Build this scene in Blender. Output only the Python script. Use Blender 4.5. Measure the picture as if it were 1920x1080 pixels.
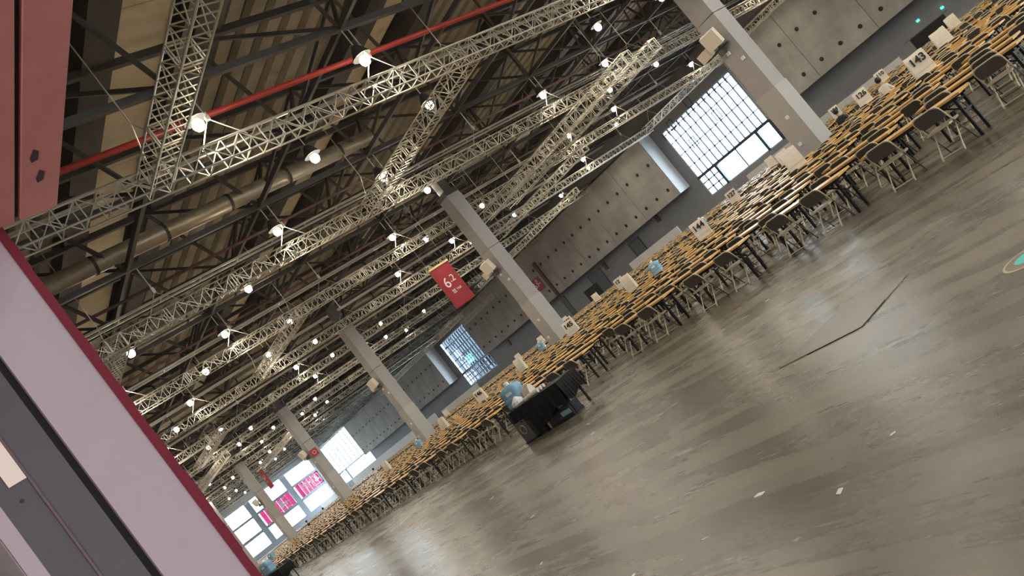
import bpy, math, random
from mathutils import Vector, Matrix
random.seed(7)
for o in list(bpy.data.objects): bpy.data.objects.remove(o, do_unlink=True)
SC = bpy.context.scene; COL = SC.collection
PI = math.pi
# ------------------------------------------------------------------ camera
YAW, PITCH, ROLL, FPX, CH = .89868955, .05995958, .66989078, 1586.676, 1.75
FWD = Vector((-math.sin(YAW)*math.cos(PITCH), math.cos(YAW)*math.cos(PITCH), math.sin(PITCH)))
RGT0 = Vector((math.cos(YAW), math.sin(YAW), 0)); UP0 = RGT0.cross(FWD)
IR = RGT0*math.cos(ROLL) - UP0*math.sin(ROLL); IU = RGT0*math.sin(ROLL) + UP0*math.cos(ROLL)
cd = bpy.data.cameras.new('camera'); cam = bpy.data.objects.new('camera', cd); COL.objects.link(cam)
M = Matrix.Identity(4)
for i in range(3): M[i][0] = IR[i]; M[i][1] = IU[i]; M[i][2] = -FWD[i]
M[2][3] = CH; cam.matrix_world = M
cd.sensor_fit = 'HORIZONTAL'; cd.sensor_width = 36; cd.lens = FPX/1920*36; cd.clip_start = .05; cd.clip_end = 1500
SC.camera = cam
def proj(p):
    w = Vector(p)-Vector((0, 0, CH)); z = w.dot(FWD)
    if z < .1: return None
    return 960+FPX*w.dot(IR)/z, 540-FPX*w.dot(IU)/z
def seen(p, m=90):
    q = proj(p)
    return q is not None and -m < q[0] < 1920+m and -m < q[1] < 1080+m
# ------------------------------------------------------------------ world + exposure
W = bpy.data.worlds.new('World'); SC.world = W; W.use_nodes = True
nt = W.node_tree; nt.nodes.clear()
wo = nt.nodes.new('ShaderNodeOutputWorld'); bg = nt.nodes.new('ShaderNodeBackground')
bg.inputs[0].default_value = (.80, .92, 1.0, 1); bg.inputs[1].default_value = 18.0
nt.links.new(bg.outputs[0], wo.inputs[0])
vs = SC.view_settings; vs.view_transform = 'Standard'; vs.look = 'None'; vs.gamma = 1; vs.use_curve_mapping = False
vs.exposure = 0.0
LAMP_W = 430.0
SC.cycles.max_bounces = 6; SC.cycles.diffuse_bounces = 3; SC.cycles.glossy_bounces = 3; SC.cycles.transparent_max_bounces = 12
def portal(loc, rot, sx, sy):
    l = bpy.data.lights.new('daylight_portal', 'AREA'); l.shape = 'RECTANGLE'; l.size = sx; l.size_y = sy
    l.cycles.is_portal = True
    o = bpy.data.objects.new('daylight_portal', l); o.location = loc; o.rotation_euler = rot; COL.objects.link(o)
portal((-51, 73.9, 5.9), (-PI/2, 0, 0), 10.6, 8.4)
portal((7.6, 73.9, 5.9), (-PI/2, 0, 0), 10.6, 8.4)
portal((61.8, 37, 6.5), (0, PI/2, 0), 10, 50)
portal((-112.3, 73.9, 5.9), (-PI/2, 0, 0), 10, 8.4)
portal((-173, 73.9, 6.5), (-PI/2, 0, 0), 20, 10)
portal((-185.9, 50, 6.5), (0, -PI/2, 0), 11, 46)
# ------------------------------------------------------------------ materials
def mat(name, col, rough=.6, metal=0, var=0, scale=4, rvar=0, spec=.5, bump=0, var2=None):
    m = bpy.data.materials.new(name); m.use_nodes = True; t = m.node_tree; b = t.nodes['Principled BSDF']
    b.inputs['Base Color'].default_value = (*col, 1); b.inputs['Roughness'].default_value = rough
    b.inputs['Metallic'].default_value = metal; b.inputs['Specular IOR Level'].default_value = spec
    if var or rvar or bump:
        tc = t.nodes.new('ShaderNodeTexCoord'); n = t.nodes.new('ShaderNodeTexNoise')
        n.inputs['Scale'].default_value = scale; n.inputs['Detail'].default_value = 5; n.inputs['Roughness'].default_value = .6
        t.links.new(tc.outputs['Object'], n.inputs['Vector'])
        if var:
            r = t.nodes.new('ShaderNodeValToRGB'); r.color_ramp.elements[0].position = .3; r.color_ramp.elements[1].position = .7
            c2 = var2 or col
            r.color_ramp.elements[0].color = (*[c*(1-var) for c in col], 1); r.color_ramp.elements[1].color = (*[min(1, c*(1+var)) for c in c2], 1)
            t.links.new(n.outputs['Fac'], r.inputs[0]); t.links.new(r.outputs[0], b.inputs['Base Color'])
        if rvar:
            mr = t.nodes.new('ShaderNodeMapRange'); mr.inputs[1].default_value = .3; mr.inputs[2].default_value = .7
            mr.inputs[3].default_value = rough-rvar; mr.inputs[4].default_value = rough+rvar
            t.links.new(n.outputs['Fac'], mr.inputs[0]); t.links.new(mr.outputs[0], b.inputs['Roughness'])
        if bump:
            bp = t.nodes.new('ShaderNodeBump'); bp.inputs['Strength'].default_value = bump
            t.links.new(n.outputs['Fac'], bp.inputs['Height']); t.links.new(bp.outputs[0], b.inputs['Normal'])
    return m
def emat(name, col, s):
    m = bpy.data.materials.new(name); m.use_nodes = True; b = m.node_tree.nodes['Principled BSDF']
    b.inputs['Base Color'].default_value = (*col, 1); b.inputs['Emission Color'].default_value = (*col, 1)
    b.inputs['Emission Strength'].default_value = s
    m.cycles.emission_sampling = 'NONE'
    return m
def glassmat(name, tint, refl=.06):
    m = bpy.data.materials.new(name); m.use_nodes = True; t = m.node_tree; t.nodes.clear()
    o = t.nodes.new('ShaderNodeOutputMaterial'); tr = t.nodes.new('ShaderNodeBsdfTransparent'); g = t.nodes.new('ShaderNodeBsdfGlossy')
    mx = t.nodes.new('ShaderNodeMixShader'); tr.inputs[0].default_value = (*tint, 1); g.inputs['Roughness'].default_value = .03
    mx.inputs[0].default_value = refl
    t.links.new(tr.outputs[0], mx.inputs[1]); t.links.new(g.outputs[0], mx.inputs[2]); t.links.new(mx.outputs[0], o.inputs[0])
    return m
def floormat():
    m = bpy.data.materials.new('polished_concrete'); m.use_nodes = True; t = m.node_tree; b = t.nodes['Principled BSDF']; L = t.links.new
    tc = t.nodes.new('ShaderNodeTexCoord')
    def noise(s, d, sx=1, sy=1):
        mp = t.nodes.new('ShaderNodeMapping'); mp.inputs['Scale'].default_value = (sx, sy, 1); L(tc.outputs['Object'], mp.inputs[0])
        n = t.nodes.new('ShaderNodeTexNoise'); n.inputs['Scale'].default_value = s; n.inputs['Detail'].default_value = d; n.inputs['Roughness'].default_value = .62
        L(mp.outputs[0], n.inputs['Vector']); return n
    n1 = noise(.34, 6, .55, 1.1); n2 = noise(1.5, 9, .22, 1.3); n3 = noise(.7, 3, .5, 1.0)
    r1 = t.nodes.new('ShaderNodeValToRGB'); e = r1.color_ramp.elements
    e[0].position = .30; e[0].color = (.058, .050, .038, 1); e[1].position = .72; e[1].color = (.165, .142, .106, 1)
    L(n1.outputs['Fac'], r1.inputs[0])
    r2 = t.nodes.new('ShaderNodeValToRGB'); e = r2.color_ramp.elements
    e[0].position = .34; e[0].color = (.55, .54, .52, 1); e[1].position = .68; e[1].color = (1.7, 1.66, 1.56, 1)
    L(n2.outputs['Fac'], r2.inputs[0])
    mx = t.nodes.new('ShaderNodeMix'); mx.data_type = 'RGBA'; mx.blend_type = 'MULTIPLY'; mx.inputs[0].default_value = 1
    L(r1.outputs[0], mx.inputs[6]); L(r2.outputs[0], mx.inputs[7]); L(mx.outputs[2], b.inputs['Base Color'])
    mr = t.nodes.new('ShaderNodeMapRange'); mr.inputs[1].default_value = .1; mr.inputs[2].default_value = .9; mr.inputs[3].default_value = .19; mr.inputs[4].default_value = .36
    L(n2.outputs['Fac'], mr.inputs[0]); L(mr.outputs[0], b.inputs['Roughness'])
    b.inputs['Specular IOR Level'].default_value = .65
    return m
MT = dict(
    floor=floormat(),
    concrete=mat('fair_faced_concrete', (.34, .32, .29), .75, var=.22, scale=.35),
    lowwall=mat('grey_wall_paint', (.24, .24, .255), .8, var=.06, scale=.6),
    column=mat('column_paint', (.37, .36, .35), .75, var=.05, scale=.8),
    column_low=mat('column_lower_paint', (.44, .43, .41), .7, var=.05, scale=.8),
    endwall=mat('end_wall_flare_tint', (.56, .61, .70), .7),  # lens flare around the bright windows put into a paler blue
    partition=mat('white_partition', (.62, .60, .57), .6, var=.04, scale=1),
    dark=mat('dark_steel', (.06, .056, .052), .55, .2, var=.25, scale=.7),
    deck=mat('roof_deck', (.05, .045, .04), .7, var=.3, scale=.4),
    rib=mat('roof_rib_olive', (.30, .265, .19), .6, var=.2, scale=.8),
    cream=mat('cream_roof_panel', (.72, .63, .45), .6, var=.06, scale=.6),
    maroon=mat('maroon_beam', (.10, .045, .038), .6, var=.2, scale=.6),
    duct=mat('galvanised_duct', (.42, .37, .28), .4, .5, var=.15, scale=2),
    redpipe=mat('red_pipe', (.42, .045, .03), .45),
    alu=mat('aluminium_truss', (.64, .60, .50), .38, .75),
    cable=mat('steel_cable', (.6, .57, .5), .4, .6),
    red=mat('red_cloth', (.40, .022, .030), .65),
    redsign=mat('red_sign', (.36, .024, .034), .55),
    pink=glassmat('pink_backlit_film', (.27, .075, .14), .02),
    white=mat('white_print', (.85, .85, .83), .6),
    yellow=mat('sign_top_foam', (.85, .72, .34), .6),
    wood=mat('orange_wood_laminate', (.74, .41, .11), .33, var=.12, scale=6, var2=(.76, .45, .14)),
    black=mat('black_steel', (.012, .012, .014), .42, .3),
    cream_tube=mat('cream_enamel_tube', (.70, .62, .44), .4),
    seat=mat('cream_seat', (.66, .57, .38), .42),
    back=mat('taupe_plastic_leg_shade', (.125, .11, .092), .42),  # backrest plastic; also stands for the shade on the front legs
    cloth=mat('black_cloth', (.008, .008, .009), .85, bump=.2, scale=20),
    paper=mat('kraft_white_paper', (.74, .67, .56), .7, var=.06, scale=5, bump=.15),
    ink=mat('black_ink', (.02, .02, .02), .7),
    frame=mat('window_frame', (.05, .07, .10), .4, .4),
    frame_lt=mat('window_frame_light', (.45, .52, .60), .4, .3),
    reveal=mat('reveal_daylight_tint', (.72, .74, .76), .6),  # sides of the concrete panels, daylight on them put into the colour
    glass=glassmat('window_glass', (.96, .985, 1.0)),
    door=mat('dark_grey_door', (.085, .095, .095), .5),
    lobby=mat('lobby_wall', (.55, .5, .5), .7),
    pinkwhite=mat('pinkish_white_laminate', (.43, .345, .372), .55, var=.03, scale=3),
    mauve=mat('mauve_grey_frame', (.075, .062, .07), .5, var=.06, scale=5),
    groove=mat('dark_groove', (.018, .015, .018), .7),
    bead=mat('brown_bead', (.13, .07, .07), .5),
    redheader=mat('red_lintel_paint', (.95, .42, .38), .6, var=.05, scale=6),
    redtrim=mat('dark_red_velvet', (.16, .008, .022), .8, bump=.3, scale=60),
    peach=mat('peach_plate', (.85, .72, .62), .5),
    jug=mat('blue_water_plastic', (.26, .46, .60), .12),
    box_dark=mat('dark_blue_case', (.02, .025, .03), .5),
    box_grey=mat('grey_case', (.12, .12, .11), .5),
    card=mat('cardboard', (.55, .46, .32), .8),
    skin=mat('skin', (.50, .30, .21), .55),
    hair=mat('black_hair', (.012, .01, .01), .5),
    shirt=mat('white_shirt', (.70, .67, .63), .8),
    darkshirt=mat('dark_shirt', (.02, .022, .03), .8),
    trousers=mat('dark_trousers', (.02, .02, .028), .8),
    green=emat('green_exit_lamp', (.05, .9, .55), 4),
    bulb=emat('lamp_bulb', (1, .88, .68), 40),
    hood=mat('lamp_hood', (.10, .10, .10), .4, .5),
    spk=mat('cream_speaker', (.74, .66, .55), .6),
    plate=mat('floor_steel_plate', (.15, .125, .095), .35, var=.1, scale=2),
    pave=mat('outside_paving', (.5, .5, .5), .8),
    facade=mat('pale_blue_facade', (.032, .042, .053), .6),
    facade_rib=mat('facade_rib', (.012, .017, .022), .6),
    teal=mat('teal_sticker', (.02, .75, .62), .4),
    goldring=mat('floor_sticker_ring', (.62, .50, .34), .35),
    sticker=mat('floor_sticker_brown', (.20, .16, .10), .4),
    tvblack=mat('black_backdrop', (.012, .012, .014), .8),
)
# ------------------------------------------------------------------ mesh helpers
class MB:
    def __init__(s): s.v = []; s.f = []; s.m = []; s.mi = 0
    def face(s, idx): s.f.append(idx); s.m.append(s.mi)
    def box(s, a, b):
        x0, y0, z0 = a; x1, y1, z1 = b; n = len(s.v)
        s.v += [(x0,y0,z0),(x1,y0,z0),(x1,y1,z0),(x0,y1,z0),(x0,y0,z1),(x1,y0,z1),(x1,y1,z1),(x0,y1,z1)]
        for q in ((3,2,1,0),(4,5,6,7),(0,1,5,4),(1,2,6,5),(2,3,7,6),(3,0,4,7)): s.face([n+i for i in q])
        return s
    def bar(s, p, q, w, h=None, up=(0, 0, 1)):
        h = h or w; p = Vector(p); q = Vector(q); d = (q-p).normalized(); up = Vector(up)
        if abs(d.dot(up)) > .98: up = Vector((0, 1, 0))
        r = d.cross(up).normalized()*w/2; u = r.cross(d).normalized()*h/2; n = len(s.v)
        for c in (p, q): s.v += [tuple(c-r-u), tuple(c+r-u), tuple(c+r+u), tuple(c-r+u)]
        for k in ((3,2,1,0),(4,5,6,7),(0,1,5,4),(1,2,6,5),(2,3,7,6),(3,0,4,7)): s.face([n+i for i in k])
        return s
    def tube(s, pts, r, n=6, cap=True):
        pts = [Vector(p) for p in pts]; base = len(s.v); L = len(pts); pu = None
        for i, p in enumerate(pts):
            d = (pts[min(i+1, L-1)]-pts[max(i-1, 0)]).normalized()
            if pu is None:
                a = Vector((0, 0, 1)) if abs(d.z) < .9 else Vector((1, 0, 0))
                pu = d.cross(a).normalized()
            else:
                pu = (pu-d*pu.dot(d)).normalized()
            w = d.cross(pu); rr = r[i] if isinstance(r, (list, tuple)) else r
            for k in range(n):
                an = 2*PI*k/n; s.v.append(tuple(p+(pu*math.cos(an)+w*math.sin(an))*rr))
        for i in range(L-1):
            for k in range(n):
                k2 = (k+1) % n; s.face([base+i*n+k, base+i*n+k2, base+(i+1)*n+k2, base+(i+1)*n+k])
        if cap:
            s.face([base+k for k in range(n)][::-1]); s.face([base+(L-1)*n+k for k in range(n)])
        return s
    def lathe(s, prof, n=12, c=(0, 0, 0)):
        base = len(s.v)
        for r, z in prof:
            for k in range(n):
                a = 2*PI*k/n; s.v.append((c[0]+r*math.cos(a), c[1]+r*math.sin(a), c[2]+z))
        for i in range(len(prof)-1):
            for k in range(n):
                k2 = (k+1) % n; s.face([base+i*n+k, base+i*n+k2, base+(i+1)*n+k2, base+(i+1)*n+k])
        s.face([base+k for k in range(n)][::-1]); s.face([base+(len(prof)-1)*n+k for k in range(n)])
        return s
    def prism(s, poly, d, ax='y'):   # polygon in the xz (ax y) or xy (ax z) or yz (ax x) plane, extruded d=(a,b)
        n = len(poly); base = len(s.v)
        for t in d:
            for a, b in poly: s.v.append((a, t, b) if ax == 'y' else ((a, b, t) if ax == 'z' else (t, a, b)))
        s.face(list(range(base, base+n))); s.face(list(range(base+n, base+2*n))[::-1])
        for i in range(n):
            j = (i+1) % n; s.face([base+i, base+n+i, base+n+j, base+j])
        return s
    def add(s, o, T=None):
        n = len(s.v); s.v += [tuple(T @ Vector(p)) for p in o.v] if T else o.v
        s.f += [[n+i for i in q] for q in o.f]; s.m += [k+s.mi for k in o.m]
        return s
    def mesh(s, name, mats, smooth=False):
        me = bpy.data.meshes.new(name); me.from_pydata(s.v, [], s.f)
        for m in (mats if isinstance(mats, (list, tuple)) else [mats]): me.materials.append(MT[m])
        if isinstance(mats, (list, tuple)) and len(mats) > 1: me.polygons.foreach_set('material_index', s.m)
        if smooth: me.polygons.foreach_set('use_smooth', [True]*len(me.polygons))
        me.update(); return me
    def build(s, name, mats, parent=None, smooth=False, loc=None):
        return link(name, s.mesh(name, mats, smooth), parent, loc)
def link(name, me, parent=None, loc=None, rz=0, sc=None):
    o = bpy.data.objects.new(name, me); COL.objects.link(o)
    if parent: o.parent = parent
    if loc: o.location = loc
    if rz: o.rotation_euler = (0, 0, rz)
    if sc: o.scale = sc
    return o
def tag(o, label, cat, group=None):
    o['label'] = label; o['category'] = cat
    if group: o['group'] = group
    return o
def empty(name, loc=(0, 0, 0), rz=0):
    o = bpy.data.objects.new(name, None); COL.objects.link(o); o.location = loc; o.rotation_euler = (0, 0, rz); o.empty_display_size = .1
    return o
def struct(o, label=None):
    o['kind'] = 'structure'
    if label: o['label'] = label
    return o
def stuff(o): o['kind'] = 'stuff'; return o
def smoothcurve(o): o.data.polygons.foreach_set('use_smooth', [True]*len(o.data.polygons))
_tc = {}
def textmesh(s, size, mname, ext=.004, off=0):
    k = (s, size, mname)
    if k in _tc: return _tc[k]
    c = bpy.data.curves.new('t', 'FONT'); c.body = s; c.size = size; c.extrude = ext; c.align_x = 'CENTER'; c.align_y = 'CENTER'; c.resolution_u = 3; c.offset = off
    o = bpy.data.objects.new('t', c); COL.objects.link(o); bpy.context.view_layer.update()
    me = bpy.data.meshes.new_from_object(o.evaluated_get(bpy.context.evaluated_depsgraph_get()))
    bpy.data.objects.remove(o); me.materials.clear(); me.materials.append(MT[mname]); me.name = 'lettering'; _tc[k] = me
    return me
ORD = ['first','second','third','fourth','fifth','sixth','seventh','eighth','ninth','tenth','eleventh','twelfth','thirteenth','fourteenth','fifteenth','sixteenth','seventeenth','eighteenth','nineteenth','twentieth']
def ordn(i):
    if i < 20: return ORD[i]
    n = i+1; suf = {1: 'st', 2: 'nd', 3: 'rd'}.get(n % 10, 'th') if n % 100 not in (11, 12, 13) else 'th'
    return '%d%s' % (n, suf)
# ================================================================== STRUCTURE
XE, XR, YW, YP, ZR = -186.0, 62.0, 74.0, 72.0, 17.4
struct(MB().box((XE-1, -5, -.3), (XR+1, YW+1, 0)).build('floor', 'floor'), 'polished brown-grey concrete floor with pale scuffs')
struct(MB().box((-420, -200, -.9), (200, 420, -.6)).build('ground_outside', 'pave'), 'pale paving outside the windows')
# ---- back wall with windows (plane Y=74), concrete panels in front (Y=72)
WIN = [(2.2, 13.0, 1.6, 10.2), (-56.4, -45.6, 1.6, 10.2), (-117.2, -107.4, 1.65, 10.1), (-183.5, -162.9, 1.8, 12.0)]
mb = MB(); xs = [XR]
for (a, b, z0, z1) in WIN:
    mb.box((b, YW, 0), (xs[-1], YW+.5, ZR)); mb.box((a, YW, 0), (b, YW+.5, z0)); mb.box((a, YW, z1), (b, YW+.5, ZR)); xs.append(a)
mb.box((XE, YW, 0), (xs[-1], YW+.5, ZR))
wall_back = struct(mb.build('wall_back', 'lowwall'), 'grey lower wall below the concrete panels')
holes = MB().lathe([(.17, 0), (.20, .03), (.09, .05)], 10)
hole_me = holes.mesh('tie_hole', 'groove')
pan_cache = {}
def panels(x0, x1):
    n = max(1, round((x1-x0)/6.25)); w = (x1-x0)/n
    for i in range(n):
        a = x0+i*w
        k = round(w, 3)
        if k not in pan_cache:
            pan_cache[k] = MB().box((.02, 0, 0), (w-.02, 1.9, 7.42)).mesh('concrete_panel', 'concrete')
        p = link('concrete_panel', pan_cache[k], wall_back, (a, YP, 3.9))
        for j in range(3):
            for z in (1.15, 4.55):
                x = w*(j+.5)/3
                if seen((a+x, YP, 3.9+z), 20):
                    h = link('tie_hole', hole_me, p, (x, -.001, z)); h.rotation_euler = (PI/2, 0, 0)
panels(14.4, XR); panels(-44.2, .8); panels(-105.5, -57.9); panels(-161.5, -119.0)
# sheets on the panel sides by the windows, daylight put into their pale colour
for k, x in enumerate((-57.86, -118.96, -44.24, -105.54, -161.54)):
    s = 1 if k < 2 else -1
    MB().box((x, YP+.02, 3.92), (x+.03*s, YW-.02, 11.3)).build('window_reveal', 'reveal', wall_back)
# dark soffit band above the panels
struct(MB().box((XE, 70.6, 11.34), (XR, YW, 11.9)).build('trim_1', 'deck'), 'dark soffit above the concrete panels')
struct(MB().box((XE, 70.5, 11.9), (XR, 70.8, 13.4)).build('trim_2', 'dark'), 'dark fascia under the roof')
def window(n, x0, x1, z0, z1, nx, zs, zt, lower, label):
    w = struct(empty('window_%d' % n, (x0, YW, z0)), label); W_ = x1-x0; H = z1-z0
    fr = MB(); t = .14
    fr.box((0, 0, 0), (t, .3, H)); fr.box((W_-t, 0, 0), (W_, .3, H)); fr.box((0, 0, 0), (W_, .3, t)); fr.box((0, 0, H-t), (W_, .3, H))
    fr.build('window_frame', 'frame_lt', w)
    MB().box((0, -.12, zt-z0-.16), (W_, .3, zt-z0+.16)).build('transom', 'frame', w)
    dx = W_/nx
    mull = MB().box((-.065, .02, 0), (.065, .2, z1-zt-.1)).mesh('mullion', 'frame')
    for i in range(1, nx): link('mullion', mull, w, (i*dx, 0, zt-z0))
    rows = [zt]+list(zs)+[z1]
    for z in zs: MB().box((0, .05, z-z0-.055), (W_, .16, z-z0+.055)).build('glazing_bar', 'frame', w)
    for j in range(len(rows)-1):
        pm = MB().box((.03, .1, .03), (dx-.03, .115, rows[j+1]-rows[j]-.03)).mesh('pane', 'glass')
        for i in range(nx): link('pane', pm, w, (i*dx, 0, rows[j]-z0))
    # lower lights: list of (x from, x to, columns, rows)
    for (a, b, cx, cz) in lower:
        hz = zt-z0
        MB().box((b-.16, -.05, 0), (b+.16, .3, hz)).build('post', 'frame', w)
        for i in range(cx):
            for j in range(cz):
                ax, bx = a+(b-a)*i/cx, a+(b-a)*(i+1)/cx; az, bz = hz*j/cz, hz*(j+1)/cz
                MB().box((ax+.03, .1, az+.03), (bx-.03, .115, bz-.03)).build('pane', 'glass', w)
        g = MB()
        for i in range(1, cx): x = a+(b-a)*i/cx; g.box((x-.07, .05, 0), (x+.07, .18, hz))
        for j in range(1, cz): z = hz*j/cz; g.box((a, .05, z-.07), (b, .18, z+.07))
        if g.f: g.build('glazing_bar', 'frame', w)
    return w
w1 = window(1, *WIN[1], 13, (5.5, 7.05, 8.6, 9.75), 3.98, ((0, 2.7, 3, 3), (2.7, 8.85, 2, 1), (8.85, 10.8, 1, 1)), 'tall glazed window blown out by daylight behind the column')
for (x, z) in ((1.66, 8.0), (2.49, 5.1), (6.7, 5.6), (5.0, 8.5)):      # opening sashes
    MB().box((x-.42, -.02, z), (x+.42, .12, z+.09)).box((x-.42, -.02, z+1.0), (x+.42, .12, z+1.09)).box((x-.42, -.02, z), (x-.34, .12, z+1.09)).box((x+.34, -.02, z), (x+.42, .12, z+1.09)).build('sash', 'frame', w1)
for i in range(13): MB().box((i*.83-.09, -.05, 7.75), (i*.83+.09, .12, 8.5)).build('louvre_bracket', 'frame', w1)
w2 = window(2, *WIN[2], 12, (5.2, 6.4, 7.7, 8.9), 3.98, ((0, 2.6, 3, 3), (2.6, 7.6, 5, 3), (7.6, 9.8, 2, 3)), 'dark barred window with bluish panes beside the far panels')
for (x, z) in ((1.2, 6.3), (2.9, 3.0), (4.6, 3.9), (3.3, 6.9)):
    MB().box((x-.42, -.02, z), (x+.42, .12, z+.1)).box((x-.42, -.02, z+1.0), (x+.42, .12, z+1.1)).box((x-.42, -.02, z), (x-.32, .12, z+1.1)).box((x+.32, -.02, z), (x+.42, .12, z+1.1)).build('sash', 'frame', w2)
w3 = window(3, *WIN[3], 8, (8.7,), 4.4, ((0, 4.6, 2, 1), (4.6, 20.6, 1, 1)), 'wide white window near the far end wall')
window(9, *WIN[0], 6, (6.9,), 3.98, ((0, 5.4, 1, 1), (5.4, 10.8, 1, 1)), 'tall window further right along the back wall')
# building seen through the second window
fb = tag(empty('building', (-140, 96, 0)), 'pale blue ribbed building outside the second window', 'building')
MB().box((-22, 0, -.6), (22, 12, 24)).build('facade', 'facade', fb)
for i in range(44): MB().box((-22+i, -.25, -.6), (-21.7+i, 0, 24)).build('facade_rib', 'facade_rib', fb)
MB().box((-3.2, -.4, 2.6), (1.2, -.26, 4.5)).build('sign_panel', 'pink', fb); MB().box((-6.6, -.4, 5.4), (-4.4, -.26, 7.0)).build('sign_panel', 'green', fb)
# ---- end wall (X=-186)
bays = [(65.0, 71.4), (55.6, 63.6), (45.9, 54.3), (36.4, 44.6), (27, 35)]
mb = MB(); ycur = YW
for (a, b) in bays:
    mb.box((XE-.5, b, 0), (XE, ycur, ZR)); mb.box((XE-.5, a, 0), (XE, b, 1.8)); mb.box((XE-.5, a, 11.8), (XE, b, ZR)); ycur = a
mb.box((XE-.5, -5, 0), (XE, ycur, ZR))
wall_end = struct(mb.build('wall_end', 'endwall'), 'far end wall with large white windows')
for i, (a, b) in enumerate(bays):
    w = struct(empty('window_%d' % (4+i), (XE, a, 1.8)), 'large blown-out end wall window, %s from the corner' % ORD[i])
    MB().box((-.3, 0, 2.85), (.1, b-a, 3.5)).box((-.3, 0, 6.5), (.1, b-a, 7.0)).build('transom', 'frame_lt', w)
    n = 6
    for (z0, z1) in ((0, 2.85), (3.5, 6.5), (7.0, 10)):
        for k in range(n): MB().box((-.2, (b-a)*k/n+.03, z0+.02), (-.19, (b-a)*(k+1)/n-.03, z1-.02)).build('pane', 'glass', w)
        g = MB()
        for k in range(1, n): g.box((-.24, (b-a)*k/n-.025, z0), (-.14, (b-a)*k/n+.025, z1))
        g.build('glazing_bar', 'frame_lt', w)
def banner(y0, y1, name, marks, lab):
    o = tag(empty(name, (XE+.15, y0, 5.3)), lab, 'banner'); n = max(1, round((y1-y0)/1.07)); w = (y1-y0)/n
    pm = MB().box((0, .02, 0), (.08, w-.02, 3.0)).mesh('banner_panel', 'pink')
    for i in range(n): link('banner_panel', pm, o, (0, i*w, 0))
    for poly in marks:
        MB().prism([(y, z) for y, z in poly], (.085, .10), 'x').build('mark', 'white', o)
def ring(y, z, w, h, t):
    return [[(y, z), (y+w, z), (y+w, z+t), (y, z+t)], [(y, z+h-t), (y+w, z+h-t), (y+w, z+h), (y, z+h)], [(y, z), (y+t, z), (y+t, z+h), (y, z+h)], [(y+w-t, z), (y+w, z), (y+w, z+h), (y+w-t, z+h)]]
def arrow(y, z, s, up=False):
    a = [(y-.22*s, z+1.0*s), (y+.22*s, z+1.0*s), (y+.22*s, z+.45*s), (y+.5*s, z+.45*s), (y, z), (y-.5*s, z+.45*s), (y-.22*s, z+.45*s)]
    return [(p, 2*z+s-q) if up else (p, q) for p, q in a]
banner(65.2, 71.4, 'end_banner', ring(68.9, .35, 2.3, 2.3, .13)+[arrow(70.3, .8, 1.5), arrow(67.4, .9, .9), [(66.9, 1.9), (67.8, 1.9), (67.8, 2.4), (66.9, 2.4)], [(68.3, 1.7), (68.75, 1.7), (68.75, 2.1), (68.3, 2.1)]] and [[(p-65.2, q) for p, q in m] for m in ring(68.9, .35, 2.3, 2.3, .13)+[arrow(70.3, .8, 1.5), arrow(67.4, .9, .9), [(66.9, 1.9), (67.8, 1.9), (67.8, 2.4), (66.9, 2.4)], [(68.3, 1.7), (68.75, 1.7), (68.75, 2.1), (68.3, 2.1)]]], 'pink-red banner with white arrows nearest the hall corner')
banner(55.8, 63.5, 'end_banner', ring(3.6, .3, 3.1, 2.4, .14)+[arrow(4.9, .7, 1.7), arrow(6.0, .9, 1.0, True), [(2.5, 1.5), (3.0, 1.5), (3.0, 2.1), (2.5, 2.1)]], 'pink-red banner with white framed arrows behind the farthest columns')
# ---- front wall with the doorway, right wall, lobby behind the camera
JX, ZH = -3.3, 3.32
mb = MB().box((XE, .28, 0), (JX-.04, .84, ZR)).box((3.4, .28, 0), (XR, .84, ZR)).box((JX-.04, .28, ZH+.45), (3.4, .84, ZR))
struct(mb.build('wall_front', 'lobby'), 'wall around the doorway the photo is taken through')
mb = MB(); ycur = YW
for b in (64, 52, 40, 28, 16):
    a = b-8; mb.box((XR, b, 0), (XR+.5, ycur, ZR)); mb.box((XR, a, 0), (XR+.5, b, 1.8)); mb.box((XR, a, 11.8), (XR+.5, b, ZR)); ycur = a
mb.box((XR, -5, 0), (XR+.5, ycur, ZR))
struct(mb.build('wall_right', 'lowwall'), 'right end wall of the hall with large windows')
for i, b in enumerate((64, 52, 40, 28, 16)):
    w = struct(empty('window_%d' % (10+i), (XR, b-8, 1.8)), 'large window in the right end wall, %s from the back' % ORD[i])
    for k in range(4): MB().box((.2, 2*k+.04, .02), (.21, 2*k+1.96, 9.98)).build('pane', 'glass', w)
    MB().box((.15, 0, 3.0), (.3, 8, 3.3)).build('transom', 'frame_lt', w)
struct(MB().box((-8, -4.6, 0), (-7.7, .28, 4)).box((7.7, -4.6, 0), (8, .28, 4)).box((-8, -4.9, 0), (8, -4.6, 4)).build('wall_lobby', 'lobby'))
struct(MB().box((-8, -4.9, 3.9), (8, .28, 4.2)).build('ceiling_lobby', 'lobby'))
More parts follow.
